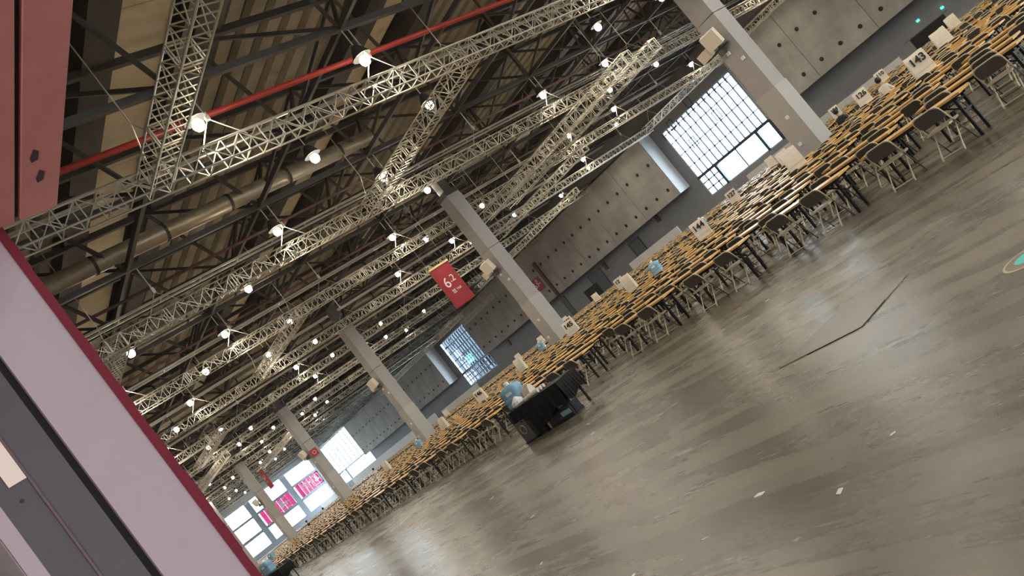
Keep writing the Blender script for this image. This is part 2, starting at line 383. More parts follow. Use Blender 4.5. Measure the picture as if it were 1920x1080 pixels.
# jamb: boards on the doorway's left side, all facing the opening
jamb = struct(empty('door_1', (JX, 0, 0)), 'doorway lining of pale board, dark groove and mauve frame with red edge')
MB().box((-.04, .605, 0), (0, .835, 3.75)).build('jamb_board', 'pinkwhite', jamb)
MB().box((-.04, .575, 0), (-.03, .605, 3.75)).build('jamb_groove', 'groove', jamb)
MB().box((-.04, .455, 0), (-.004, .575, 3.75)).build('frame_board', 'mauve', jamb)
MB().box((-.04, .447, 0), (.004, .455, 3.75)).build('frame_bead', 'bead', jamb)
fb2 = MB().box((-.04, .335, 0), (-.002, .447, 3.75)).build('frame_board', 'mauve', jamb)
MB().box((-.003, .386, 2.445), (.004, .446, 2.86)).build('lock_plate', 'peach', jamb)
MB().lathe([(.007, 0), (.007, .003)], 10).build('screw_hole', 'groove', fb2, loc=(-.003, .395, 2.385)).rotation_euler = (0, PI/2, 0)
MB().box((-.04, .283, 0), (.0, .335, 3.75)).build('edge_strip', 'pinkwhite', jamb)
v = MB(); n = 60
for i in range(n):
    z0, z1 = 3.6*i/n, 3.6*(i+1)/n; d = .002*math.sin(i*1.7)+.002*math.sin(i*.6)
    v.box((-.04, .835, z0), (.006, .868+d, z1))
v.build('velvet_edge', 'redtrim', jamb)
# lintel over the doorway
lin = struct(empty('trim_3', (JX, 0, ZH)), 'red painted lintel boards over the doorway')
MB().box((0, .94, 0), (7.2, 1.083, .05)).build('lintel_board', 'redheader', lin)
MB().box((0, .915, .02), (7.2, .94, .06)).build('lintel_groove', 'groove', lin)
MB().box((0, .86, 0), (7.2, .915, .05)).build('lintel_board', 'redheader', lin)
MB().box((0, .84, .05), (7.2, 1.075, .5)).build('lintel_core', 'redtrim', lin)
MB().box((0, .62, .03), (7.2, .86, .5)).build('lintel_board', 'redheader', lin)
for (x, y) in ((.42, .985), (.27, 1.01)):
    MB().prism([(x-.03, y-.012), (x, y-.018), (x+.05, y-.006), (x+.03, y+.012), (x-.02, y+.01)], (-.003, 0), 'z').build('scuff', 'mauve', lin)
# unseen light panels added to brighten jamb and lintel (behind the camera)
def area(name, loc, rot, sx, sy, p, col, parent=None):
    l = bpy.data.lights.new(name, 'AREA'); l.shape = 'RECTANGLE'; l.size = sx; l.size_y = sy; l.energy = p; l.color = col
    o = bpy.data.objects.new(name, l); o.location = loc; o.rotation_euler = rot; COL.objects.link(o)
    if parent: o.parent = parent
    return o
lb = tag(empty('added_fill_panel', (3.2, -4.55, .6)), 'added light panel behind the camera, brightens jamb and lintel', 'fill light')  # added panel, throws light on the jamb and up at the lintel
MB().box((-1.6, -.04, 0), (1.6, .02, 1.5)).build('fill_panel_body', 'white', lb)
area('lamp_light', (0, .04, .75), (-PI/2, 0, PI), 3.1, 1.4, 260, (1, .91, .94), lb)
lp = tag(empty('added_ceiling_fill', (1.5, -2.2, 3.86)), 'added unseen ceiling light behind the doorway, brightens the jamb', 'lamp')  # added overhead light for the jamb, never in view
MB().box((-.9, -.3, 0), (.9, .3, .04)).build('ceiling_fill_body', 'white', lp)
area('lamp_light', (0, 0, -.02), (0, 0, 0), 1.7, .5, 100, (1, .91, .94), lp)
# ---- roof
ceil = struct(MB().box((XE, .84, ZR), (XR, YW, ZR+.3)).build('ceiling', 'deck'), 'dark roof deck with olive ribs and cream strips')
STRIPS = [(12.0+12.36*i, 14.1+12.36*i) for i in range(5)]
rib_me = MB().prism([(-.42, 0), (.42, 0), (.30, -.24), (-.30, -.24)], (XE, XR-2), 'x').mesh('roof_rib', 'rib')
y = 4.0
while y < 71:
    if not any(a-.7 < y < b+.7 for a, b in STRIPS): link('roof_rib', rib_me, ceil, (0, y, ZR))
    y += 1.06
for a, b in STRIPS:
    x = XR-4; k = 0
    while x > XE:
        L = 4.7
        MB().box((x-L+.03, a, ZR-.16), (x, b, ZR-.05)).build('cream_panel', 'cream', ceil); x -= L
    for yy in (a-.9, b+.9): MB().box((XE, yy-.55, ZR-1.0), (XR, yy+.5, ZR-.02)).build('roof_girder', 'dark', ceil)
    MB().box((XE, b+1.45, ZR-.5), (XR, b+1.9, ZR)).build('roof_girder', 'maroon', ceil)
# steel roof frame: chords and web
rf = struct(empty('trim_4', (0, 0, 0)), 'dark steel roof frame of chords and diagonals')
ZB, ZT = 13.4, 16.4
XG = [25.65-5.75*i for i in range(37)]; YG = [4.9+6.18*i for i in range(11)]
for x in XG:
    MB().bar((x, 2, ZB), (x, 70.5, ZB), .18, .22).build('chord', 'dark', rf)
    MB().bar((x+2.87, 2, ZT), (x+2.87, 70.5, ZT), .2, .26).build('chord', 'dark', rf)
for y in YG: MB().bar((XE, y, ZB), (XR, y, ZB), .16, .2).build('chord', 'dark', rf)
web = MB()
for x in XG:
    for y in YG:
        for sx in (-1, 1):
            for sy in (-1, 1):
                if (sx+sy) or True: web.bar((x, y, ZB), (x+2.87*sx, y+3.09*sy, ZT), .13)
stuff(web.build('web_member', 'dark', rf))
# secondary rails, red sprinkler pipes, ducts
rails = [(-24.6, 13.0, .07), (-23.6, 13.2, .05), (-28.6, 13.1, .08), (-18.2, 13.2, .06), (-35.2, 13.0, .07)]
rung_me = MB().bar((0, 0, 0), (.55, 0, 0), .04).mesh('rung', 'cable'); collar_me = MB().tube([(0, 0, 0), (0, .12, 0)], .39, 14).mesh('duct_collar', 'dark')
for i in range(14):
    x = -21.85-12.0*i
    p = tag(MB().tube([(x, 2, 13.0), (x, 70, 13.0)], .1 if i == 0 else .07, 8).build('sprinkler_pipe', 'redpipe' if i == 0 else 'maroon', smooth=True), 'red sprinkler pipe under the roof, %s from the camera' % ordn(i), 'pipe', 'red sprinkler pipes')
    q = tag(empty('cable_ladder', (x-2.6, 0, 13.1)), 'slim grey cable ladder under the roof, %s from the camera' % ordn(i), 'cable ladder', 'roof cable ladders')
    for d in (0, .55): MB().bar((d, 2, 0), (d, 70, 0), .05, .1).build('side_rail', 'cable', q)
    for k in range(34 if i < 6 else 0): link('rung', rung_me, q, (0, 3+2*k, 0))
    if i > 3: continue
    d = tag(empty('air_duct', (x-9.7, 0, 14.0)), 'round galvanised air duct under the roof, %s from the camera' % ordn(i), 'duct', 'roof air ducts')
    MB().tube([(0, 3, 0), (0, 24 if i == 0 else 45, 0)], .36, 14).build('duct_tube', 'duct', d, smooth=True)
    for k in range(7 if i == 0 else 14): link('duct_collar', collar_me, d, (0, 4+3*k, 0))
# ---- columns
CX = [-17.6-19.45*i for i in range(8)]
colpos = []
for i, x in enumerate(CX):
    c = struct(empty('column_%d' % (i+1), (x, 30, 0)), 'square concrete column, %s from the camera' % ORD[i]); w = .47
    MB().box((-w-.03, -w-.03, 0), (w+.03, w+.03, 3.5)).build('lower_section', 'column_low', c)
    MB().box((-w, -w, 3.5), (w, w, 7.1)).build('shaft', 'column', c)
    MB().box((-w, -w, 7.13), (w, w, 10.9)).build('shaft', 'column', c); MB().box((-.3, -.3, 11.2), (.3, .3, 12.85)).build('steel_bearing', 'dark', c)
    MB().box((-w-.02, -w-.02, 10.9), (w+.02, w+.02, 11.2)).build('capital', 'dark', c)
    colpos.append(x)
    for (dx, dz) in ((-.2, 1.1), (.1, 2.2), (.25, 5.0), (-.1, 5.5)):
        MB().box((dx-.07, -w-.07, dz), (dx+.07, -w, dz+.14)).build('junction_box', 'white', c)
    # loudspeaker pair on a bracket
    s = tag(empty('loudspeaker', (x-.1, 30-w-.1, 6.0)), 'pair of cream loudspeaker boxes on the %s column from the camera' % ORD[i], 'speaker', 'column loudspeakers')
    b = MB().box((-.32, -.5, .1), (.32, -.12, .75)).build('speaker_box', 'spk', s); b.rotation_euler = (.25, 0, .25)
    b = MB().box((-.85, -.45, -.05), (-.3, -.1, .35)).build('speaker_box', 'spk', s); b.rotation_euler = (.2, 0, -.2)
    MB().bar((-.6, -.05, -.1), (.4, -.05, -.1), .1, .08).bar((0, -.1, -.1), (0, -.1, .3), .08).build('bracket', 'hood', s)
    MB().box((-.1, -.3, -.35), (.1, -.02, -.15)).build('camera_head', 'hood', s)
# small column sign on the fourth column
sg = tag(MB().box((-.36, -.08, 0), (.36, 0, .72)).build('column_sign', 'redsign', loc=(CX[3]+.475, 29.85, 5.5)), 'small red square sign with white ring on the fourth column', 'sign')
rg = MB()
for k in range(16):
    a, b = 2*PI*k/16, 2*PI*(k+1)/16
    rg.bar((.16*math.cos(a), -.09, .36+.16*math.sin(a)), (.16*math.cos(b), -.09, .36+.16*math.sin(b)), .03, .06, (0, 1, 0))
rg.build('ring_mark', 'white', sg); sg.rotation_euler = (0, 0, PI/2)
# ================================================================== TRUSSES
def truss_meshes(L, w=.6, mod=.6, r=.03):
    """box truss along +Y, length L, centred on x, z; returns chord mesh, bracing mesh"""
    ch = MB().tube([(0, 0, 0), (0, L, 0)], r, 6).mesh('chord', 'alu', True)
    br = MB(); h = w/2; n = int(L/mod)
    C = [(-h, -h), (h, -h), (h, h), (-h, h)]
    for i in range(n):
        y0, y1 = i*mod, (i+1)*mod
        for k in range(4):
            a, b = C[k], C[(k+1) % 4]
            if i % 2: a, b = b, a
            if k % 2: br.bar((a[0], y0, a[1]), (b[0], y1, b[1]), .028)
            else: br.bar((a[0], y0+.3, a[1]), (b[0], y0+.3, b[1]), .028)
            if i % 5 == 0:
                br.bar((a[0], y0, a[1]), (b[0], y0, b[1]), .035); br.bar((a[0], y0+.12, a[1]), (b[0], y0+.12, b[1]), .035)
            else: br.bar((a[0], y0, a[1]), (b[0], y0, b[1]), .026)
    return ch, br.mesh('bracing', 'alu'), C
tcache = {}
def truss(loc, L, rz, label, name='box_truss', group='hanging box trusses', w=.6, individual=0):
    k = (round(L, 2), w)
    if k not in tcache: tcache[k] = truss_meshes(L, w)
    ch, br, C = tcache[k]
    t = tag(empty(name, loc, rz), label, 'truss', group)
    for a, b in C: link('chord', ch, t, (a, 0, b))
    if not individual: stuff(link('bracing', br, t))
    else:
        h = w/2; mod = .6; n = int(L/mod); d = MB().bar((0, 0, 0), (w, mod, 0), .026).mesh('brace', 'alu'); d2 = MB().bar((w, 0, 0), (0, mod, 0), .026).mesh('brace', 'alu'); s_ = MB().bar((0, 0, 0), (w, 0, 0), .032).mesh('brace', 'alu')
        rest = MB(); cnt = 0
        fr = [((-h, -h), 0), ((h, -h), -PI/2), ((h, h), PI), ((-h, h), PI/2)]
        for i in range(n):
            for q in range(4):
                (cx, cz), ry = fr[q]
                for me in ([d2 if i % 2 else d, s_] if q % 2 else [s_]):
                    if cnt < individual:
                        o = link('brace', me, t, (cx, i*mod, cz)); o.rotation_euler = (0, ry, 0); cnt += 1
                    else:
                        a, b = C[q], C[(q+1) % 4]
                        y0, y1 = i*mod, (i+1)*mod
                        if me is s_: rest.bar((a[0], y0, a[1]), (b[0], y0, b[1]), .032)
                        else:
                            if i % 2: a, b = b, a
                            rest.bar((a[0], y0, a[1]), (b[0], y1, b[1]), .026)
        if rest.f: stuff(rest.build('bracing', 'alu', t))
    return t
TX = [-20.4-11.55*i for i in range(14)]
TZ = 11.0
sling_me = MB().tube([(0, -.75, .3), (0, 0, 1.15), (0, .75, .3)], .022, 4).tube([(0, 0, 1.15), (0, 0, 2.4)], .03, 5).box((-.06, -.06, 1.1), (.06, .06, 1.35)).mesh('sling', 'cable')
for i, x in enumerate(TX):
    t = truss((x, 5.2, TZ), 66.0, 0, 'silver box truss running across the hall, %s from the camera' % ordn(i), individual=300 if i == 0 else 0)
    for yy in ((11.1, 17.2) if i == 0 else [11.1+6.18*k for k in range(10)]): link('sling', sling_me, t, (0, yy-5.2+.35, 0))
# trusses along the hall (rotated so +Y -> -X)
def ctruss(y, xa, xb, z, label, w=.6):
    L = round(abs(xb-xa), 1); t = truss((xa, y, z), L, PI/2, label, w=w)
    for q in (.08, .92): MB().tube([(0, L*q-.7, w/2), (0, L*q, w/2+.9), (0, L*q+.7, w/2)], .02, 4).tube([(0, L*q, w/2+.9), (0, L*q, 17.12-z)], .022, 5).build('sling', 'cable', t)
    return t
ctruss(9.0, -6.0, -20.4, TZ, 'silver box truss joining the nearest cross truss at upper left')
ctruss(21.6, -20.7, -31.6, TZ, 'silver box truss linking the first and second cross trusses')
ctruss(9.2, -31.9, -43.0, TZ, 'silver box truss leading off the second cross truss at the left')
ctruss(21.7, -43.6, -54.5, TZ, 'silver box truss linking the third and fourth cross trusses')
ctruss(21.6, -66.5, -77.6, TZ, 'silver box truss linking the fifth and sixth cross trusses')
ctruss(23.6, -76, -90.0, 10.35, 'long silver box truss hanging near the doorway edge')
ctruss(37.2, -95.5, -111.5, 10.3, 'silver box truss hanging beside the far columns')
ctruss(37.4, -27.0, -44.6, 10.2, 'pair-left silver box truss hanging low over the middle of the hall', .7)
ctruss(40.2, -27.2, -44.6, 10.2, 'pair-right silver box truss hanging low over the middle of the hall', .7)
ctruss(47.0, -42, -56, 10.3, 'silver box truss beyond the low pair in mid hall')
ctruss(58.0, -56, -78, 10.0, 'silver box truss in front of the concrete panels')
ctruss(60.7, -88, -118, 9.4, 'low silver box truss in front of the second window')
ctruss(65.5, -86, -96, 9.0, 'short low silver box truss beside the second window')
ctruss(64.0, -30, -50, 10.3, 'silver box truss above the bright window')
# ================================================================== LAMPS
LX = []
x = -15.0; i = 0
for i in range(-10, 26): LX.append((i, -20.35-5.8*(i-1)))
LY = [11.08+6.18*k for k in range(10)]
hood_me = MB().lathe([(.10, .55), (.14, .5), (.34, .12), (.36, .1), (.33, .1), (.12, .46)], 12).mesh('lamp_hood', 'hood', True)
bulb_me = MB().lathe([(.04, .12), (.12, .09), (.17, -.0), (.18, -.05), (.17, -.11), (.12, -.2), (.04, -.23)], 12).mesh('bulb', 'bulb', True)
rod_me = MB().tube([(0, 0, .5), (0, 0, 1.25)], .025, 5).mesh('rod', 'cable')
skip = {(-20, 23), (-20, 29), (-26, 29), (-31, 29), (-26, 11), (-31, 11)}
ll = None; ul = None; nl = 0
for i, x in LX:
    for k, y in enumerate(LY):
        if k not in ((0, 1, 3, 6, 7, 9) if (i//2) % 2 == 0 else (1, 2, 4, 5, 8)): continue
        if (i > 9 and k >= 8) or (i > 15 and k >= 7): continue
        if i > 0 and not seen((x, y, 12.1), 200): continue
        t = tag(empty('high_bay_lamp', (x, y, 12.1)), ('glowing high bay lamp, %s lamp line into the hall, %s roof bay from the left' % (ordn(i), ORD[k])) if i >= 0 else 'high bay lamp over the right part of the hall, %s line, %s bay' % (ordn(-i-1), ORD[k]), 'lamp', 'high bay lamps')
        link('lamp_hood', hood_me, t); link('bulb', bulb_me, t); link('rod', rod_me, t)
        if ll is None:
            ll = bpy.data.lights.new('lamp_light', 'SPOT'); ll.energy = LAMP_W; ll.color = (1, .90, .74); ll.shadow_soft_size = .2; ll.spot_size = math.radians(168); ll.spot_blend = .35
        if x > -110:
            if ul is None:
                ul = bpy.data.lights.new('lamp_uplight', 'POINT'); ul.energy = LAMP_W*.15; ul.color = (1, .90, .74); ul.shadow_soft_size = .2
            o = bpy.data.objects.new('lamp_uplight', ul); COL.objects.link(o); o.parent = t; o.location = (0, 0, -.62)
        o = bpy.data.objects.new('lamp_light', ll); COL.objects.link(o); o.parent = t; o.location = (0, 0, -.62); nl += 1
# ================================================================== TABLES AND CHAIRS
TH = .72
def table_parts():
    P = [('tabletop', MB().box((-1.8, 0, TH-.035), (0, .46, TH)), 'wood'), ('apron', MB().box((-1.72, .04, TH-.085), (-.08, .065, TH-.036)).box((-1.72, .395, TH-.085), (-.08, .42, TH-.036)), 'black')]
    for x in (-.14, -1.66):
        for y in (.06, .40):
            P.append(('leg', MB().bar((x, y, 0), (x, y, TH-.036), .042), 'black'))
        s = 1 if x > -1 else -1
        P.append(('brace', MB().bar((x, .06, .42), (x, .40, .42), .03).bar((x, .23, .42), (x-.35*s, .23, TH-.06), .025).bar((x, .06, .60), (x, .40, .60), .025), 'black'))
    return P
def arc_back():   # backrest outline in x,z
    w, z0, z1, r = .215, .535, .745, .085; pts = [(-w+.03, z0), (w-.03, z0), (w, z0+.04)]
    for k in range(5): a = k/4*PI/2; pts.append((w-r+r*math.cos(a), z1-r+r*math.sin(a)))
    for k in range(5): a = PI/2+k/4*PI/2; pts.append((-w+r+r*math.cos(a), z1-r+r*math.sin(a)))
    pts.append((-w, z0+.04)); return pts
def lean(z): return -.205+(.76-z)*.47    # stile line in y
def chair_parts(lo=False):
    n = 4 if lo else 6
    pl = arc_back(); b = MB().prism(pl, (-.012, .012), 'y')
    b.v = [(x, y+lean(z), z) for x, y, z in b.v]
    s = MB().prism([(-.20, -.16), (.20, -.16), (.215, .0), (.205, .17), (.16, .205), (-.16, .205), (-.205, .17), (-.215, 0)], (.415, .445), 'z')
    f = [(-.225, lean(.44), .44), (-.225, lean(.55), .55)]
    for k in range(5): a = PI-k/4*PI/2; f.append((-.145+.08*math.cos(a), lean(.677+.08*math.sin(a)), .677+.08*math.sin(a)))
    f += [(-p[0], p[1], p[2]) for p in f[::-1]]
    fr = MB().tube(f, .0125, n)
    fl = MB()  # front legs: shade on the cream tube put into taupe
    for sx in (-.225, .225): fl.tube([(sx, lean(.44), .44), (sx, lean(0), 0)], .0125, n)
    fl.tube([(-.225, lean(.12), .12), (.225, lean(.12), .12)], .008, 4)
    rl = MB()
    ry = [(-.185, .06, .45), (-.185, -.21, .07), (-.16, -.22, .045), (.16, -.22, .045), (.185, -.21, .07), (.185, .06, .45)]
    rl.tube(ry, .0115, n)
    for sx in (-.185, .185): rl.tube([(sx, -.20, .09), (sx, -.245, .0)], .017, n)
    return [('seat', s, 'seat'), ('backrest', b, 'back'), ('back_frame', fr, 'cream_tube'), ('front_leg_frame', fl, 'back'), ('rear_leg_frame', rl, 'cream_tube')]
TP = [(n, m.mesh(n, c), c) for n, m, c in table_parts()]
CPs = chair_parts(); CP = [(n, m.mesh(n, c, n.endswith('frame')), c) for n, m, c in CPs]
tj = MB(); tmats = ['wood', 'black']
for n, m, c in table_parts(): tj.mi = tmats.index(c); tj.add(m)
table_one = tj.mesh('folding_table', tmats)
cj = MB(); cmats = ['seat', 'back', 'cream_tube']
for n, m, c in CPs: cj.mi = cmats.index(c); cj.add(m)
chair_one = cj.mesh('folding_chair', cmats)
# low detail versions for the far mass
tl = MB(); tl.mi = 0; tl.box((-1.8, 0, TH-.035), (0, .46, TH)); tl.mi = 1
for x in (-.14, -1.66):
    for y in (.06, .40): tl.bar((x, y, 0), (x, y, TH-.036), .045)
    tl.bar((x, .06, .45), (x, .40, .45), .03)
tl.bar((-1.66, .23, .62), (-.14, .23, .62), .03)
cl = MB(); cl.mi = 0; cl.box((-.2, -.16, .415), (.2, .2, .445)); cl.mi = 1
bb = MB().prism([(-.17, .535), (.17, .535), (.21, .58), (.21, .69), (.14, .745), (-.14, .745), (-.21, .69), (-.21, .58)], (-.012, .012), 'y'); bb.v = [(x, y+lean(z), z) for x, y, z in bb.v]; cl.add(bb)
cl.mi = 2
for s in (-1, 1):
    cl.bar((s*.22, lean(.4), .4), (s*.22, lean(.69), .69), .022); cl.bar((s*.185, .06, .45), (s*.185, -.23, 0), .014)
cl.bar((-.14, lean(.757), .757), (.14, lean(.757), .757), .024); cl.bar((-.18, -.22, .045), (.18, -.22, .045), .012)
for s in (-1, 1): cl.bar((s*.22, lean(.69), .69), (s*.14, lean(.757), .757), .024)
Y0, DY, PX = 12.85, 1.35, 2.36
tabs = []; chs = []
front = [-.6, -2.97, -5.33, -7.6, -10.05, -12.4]
def row_x(r):
    xs = []
    if r == 0:
        xs = front+[-15.6-PX*i for i in range(70)]
        xs.insert(6, -14.3) if False else None
    else:
        off = (0, .25, -.2, .1, -.3, .2, 0, -.15)[r % 8]
        xs = [2.0+off-PX*i for i in range(85)]
    return xs
def blocked(x0, x1, y0, y1):
    return any(x0 < c+.6 and x1 > c-.6 and y0 < 30.6 and y1 > 29.4 for c in colpos)
for blk, (yb, nr) in enumerate(((Y0, 18), (42.5, 14))):
    for r in range(nr):
        y = yb+DY*r
        for j, x in enumerate(row_x(r if blk == 0 else r+1)):
            if x < -168: continue
            if not (seen((x, y, .7), 130) or seen((x-1.8, y, .7), 130)): continue
            if blocked(x-1.8, x, y-.2, y+.46): continue
            if not (seen((x, y, .7), 130) and seen((x-1.8, y, .7), 130)) and not seen((x-.9, y, .7), 60): continue
            d = (x-.9)**2+y*y
            tabs.append((d, x, y, r, blk))
            for q, ox in enumerate((-.45, -1.4)):
                cx = x+ox+random.uniform(-.12, .12); cy = y+.07+random.uniform(-.07, .04)
                if random.random() < .03 and r > 0: continue
                chs.append((d, cx, cy, random.uniform(-.09, .09), r, blk))
tabs.sort(); chs.sort()
rowlab = ['front', 'second', 'third', 'fourth', 'fifth', 'sixth', 'seventh', 'eighth', 'ninth', 'tenth', 'eleventh', 'twelfth', 'thirteenth', 'fourteenth', 'fifteenth', 'sixteenth', 'seventeenth', 'eighteenth']
NT, NC, NP = 280, 300, 110
def rank(lst, ri, dx):
    out = {}; cnt = {}
    for t in sorted(lst, key=lambda t: -t[1]):
        if t[ri+1]: continue
        if not seen((t[1]+dx, t[2], .6), 0): out[t] = 'just outside the right edge'; continue
        k = cnt.get(t[ri], 0); cnt[t[ri]] = k+1; out[t] = ordn(k)+' from the right edge'
    return out
rk_t = rank(tabs[:NT], 3, -.9); rk_c = rank(chs[:NC], 4, 0)
far_t = MB(); far_c = MB()
for i, t in enumerate(tabs):
    d, x, y, r, blk = t
    if i < NT and blk == 0:
        lab = 'orange-topped folding table, %s row%s, %s' % (rowlab[r], '' if r == 0 else ' from the open floor', rk_t[t])
        if i < NP:
            e = empty('folding_table', (x, y, 0))
            for n, me, c in TP: link(n, me, e)
        else: e = link('folding_table', table_one, None, (x, y, 0))
        tag(e, lab, 'table', 'tables of the %s row' % rowlab[r])
    else: far_t.add(tl, Matrix.Translation((x, y, 0)))
for i, t in enumerate(chs):
    d, x, y, a, r, blk = t
    if i < NC and blk == 0:
        lab = 'taupe folding chair, %s row%s, %s' % (rowlab[r], '' if r == 0 else ' from the open floor', rk_c[t])
        if i < NP+40:
            e = empty('folding_chair', (x, y, 0), a)
            for n, me, c in CP: link(n, me, e)
        else: e = link('folding_chair', chair_one, None, (x, y, 0), a)
        tag(e, lab, 'chair', 'chairs of the %s row' % rowlab[r])
    else: far_c.add(cl, Matrix.Translation((x, y, 0)) @ Matrix.Rotation(a, 4, 'Z'))
o = stuff(far_t.build('far_folding_tables', tmats)); tag(o, 'mass of orange-topped folding tables in the distant rows', 'tables')
o = stuff(far_c.build('far_folding_chairs', cmats)); tag(o, 'mass of folding chairs in the distant rows', 'chairs')
print('tables', len(tabs), 'chairs', len(chs), 'lamps', nl)
# ================================================================== THINGS ON THE TABLES
def bag_mesh(w=.56, h=.64, d=.26, seed=0):
    rnd = random.Random(seed); m = MB(); n = 9
    lv = [(0, 1, 1), (.3, 1, .95), (.62, .99, .8), (.86, 1, .55), (1, 1, .25)]
    base = 0
    for z, sx, sy in lv:
        for k in range(n): m.v.append((-w/2*sx+w*sx*k/(n-1), -d/2*sy, z*h+(rnd.uniform(-.02, .02) if z == 1 else 0)))
        for k in range(n): m.v.append((w/2*sx-w*sx*k/(n-1), d/2*sy, z*h+(rnd.uniform(-.02, .02) if z == 1 else 0)))
    N = 2*n
    for i in range(len(lv)-1):
        for k in range(N): m.face([i*N+k, i*N+(k+1) % N, (i+1)*N+(k+1) % N, (i+1)*N+k])
    m.face(list(range(N))[::-1]); m.face([(len(lv)-1)*N+k for k in range(N)])
    return m
def bag(x, y, num, label, rz=.0, w=.56, h=.64, z=TH, k=0):
    e = tag(empty('paper_bag', (x, y, z), rz), label, 'paper bag', 'paper bags on the tables')
    b = bag_mesh(w, h, .26, k).build('bag_body', 'paper', e)
    MB().box((-w/2+.01, -.136, .20*h), (w/2-.01, -.128, .215*h)).build('fold_crease', 'card', e)
    if num:
        o = link('number', textmesh(num, .30*w/.56, 'ink', .004, .009), e, (0, -.128, h*.68)); o.rotation_euler = (PI/2-.09, 0, 0)
    return e
FACE = .62
YA = Y0+DY*8+.23; YB = Y0+DY*16+.23
for k, (n, x, l) in enumerate((('143', -10.2, 'nearest the right edge'), ('144', -19.5, 'below the bright tall window'), ('145', -28.5, 'at the foot of the second column'), ('146', -37.7, 'behind the black covered table'))):
    bag(x, YA, n, 'white paper bag numbered %s %s' % (n, l), FACE, k=k)
for k, (x, l) in enumerate(((-14.95, 'tall blank kraft paper bag in front of the nearest column'), (-24.0, 'blank white paper bag before the grey wall doors'), (-33.2, 'blank white paper bag left of the second column'), (-42.6, 'narrow blank paper bag beyond number 146'), (-52, 'blank paper bag beside the third column'))):
    bag(x, YA, None, l, FACE-.25 if k else FACE+.05, w=.44 if k else .56, h=.68, k=10+k)
for k, (n, x) in enumerate((('126', -17.4), ('127', -25.5), ('128', -35.4), ('129', -41.2))):
    bag(x, YB, n, 'white paper bag numbered %s further back, %s' % (n, ('beside the seated people', 'under the window transom', 'before the grey doors', 'just left of number 145')[k]), FACE, k=20+k)
bag(-13.6, YB, None, 'blank white paper bag behind number 143, before the black backdrop', FACE, w=.6, h=.62, k=30)
bag(-22.0, YB, None, 'plain pale paper bag left of number 126', FACE, k=31)
YC = 48.2
for k, (n, x) in enumerate((('109', -15.6), (None, -18.0), ('110', -22.6), ('104', -26.0), (None, -31.5), (None, -52.5), (None, -57.5), (None, -62), (None, -66.5), (None, -84))):
    bag(x, YC, n, ('tiny numbered paper bag far back, %s from the right' % ORD[k]) if n else 'tiny blank paper bag far back, %s from the right' % ORD[k], FACE, w=.56, h=.66, k=40+k)
def jug(x, y, z, label, s=1):
    e = tag(empty('water_jug', (x, y, z), .5), label, 'water jug', 'blue water jugs'); e.scale = (s, s, s)
    q = MB().lathe([(.16, 0), (.185, .03), (.185, .09), (.172, .105), (.185, .12), (.185, .19), (.172, .205), (.185, .22), (.185, .31), (.16, .36), (.09, .40)], 24)
    def sq(p):
        a = math.atan2(p[1], p[0]); k = 1/max(abs(math.cos(a)), abs(math.sin(a)))**.75; return (p[0]*k, p[1]*k*.85, p[2])
    q.v = [sq(p) for p in q.v]; q.build('jug_body', 'jug', e, True)
    MB().lathe([(.05, .38), (.05, .45), (.03, .46)], 10).build('jug_cap', 'white', e)
    MB().box((-.06, -.168, .235), (.06, -.158, .29)).build('jug_label', 'white', e)
jug(-21.1, Y0+DY*7+.23, TH, 'pale blue water jug on a table left of number 144', 1.15)
jug(-26.9, Y0+DY*15+.23, TH, 'small blue water jug beside number 127', 1.2)
jug(-46.5, Y0+DY*8+.23, TH, 'blue water jug beyond the paper bags near the third column', 1.2)
jug(-41.5, Y0+DY*14+.23, TH, 'blue water jug on the far tables behind number 146', 1.3)
jug(-70, Y0+DY*5+.23, TH, 'blue water jug on the far left tables near the fourth column', 1.3)
# black covered table on the open floor
def black_table(x, y, label, items=True):
    e = tag(empty('covered_table', (x, y, 0)), label, 'table', 'black covered tables')
    for lx in (-.9, .9):
        for ly in (.06, .5): MB().bar((lx, ly, 0), (lx, ly, .7), .04).build('leg', 'black', e)
    c = MB(); n = 26; zt = .76
    c.box((-1.02, -.02, .715), (1.02, .58, zt))
    def drape(p0, p1, drop, out):
        b = len(c.v)
        for k in range(n):
            t = k/(n-1); x_ = p0[0]+(p1[0]-p0[0])*t; y_ = p0[1]+(p1[1]-p0[1])*t; d = .02*math.sin(k*1.9)
            c.v.append((x_, y_, zt)); c.v.append((x_+out[0]*(.05+d), y_+out[1]*(.05+d), zt-drop(t)))
        for k in range(n-1): c.face([b+2*k, b+2*k+2, b+2*k+3, b+2*k+1])
    drape((-1.02, -.03), (1.02, -.03), lambda t: .30+.10*abs(math.sin(t*4))+(.16 if t > .42 else 0)-.06*math.sin(t*9), (0, -1))
    drape((1.02, -.03), (1.02, .59), lambda t: .42+.05*math.sin(t*7), (1, 0))
    drape((-1.02, .59), (-1.02, -.03), lambda t: .40+.1*t, (-1, 0))
    c.build('tablecloth', 'cloth', e)
    return e
BX, BY = -14.55, 10.15
black_table(BX, BY, 'black cloth covered table standing alone on the open floor')
jug(BX-.85, BY+.3, .762, 'large blue water jug on the end of the black table', 1.25)
for k in range(3):
    o = tag(MB().tube([(-.22, 0, 0), (.22, 0, 0)], .045, 10).build('cup_stack', 'paper', loc=(BX-.12, BY+.14+.1*k, .807), smooth=False), '%s stack of cream paper cups lying on the black table' % ('near', 'middle', 'rear')[k], 'cups', 'paper cup stacks')
    o.rotation_euler = (0, 0, .3)
tag(bag_mesh(.28, .26, .2, 3).build('small_bag', 'paper', loc=(BX-.42, BY+.36, .762)), 'small cream paper bag beside the cups on the black table', 'bag')
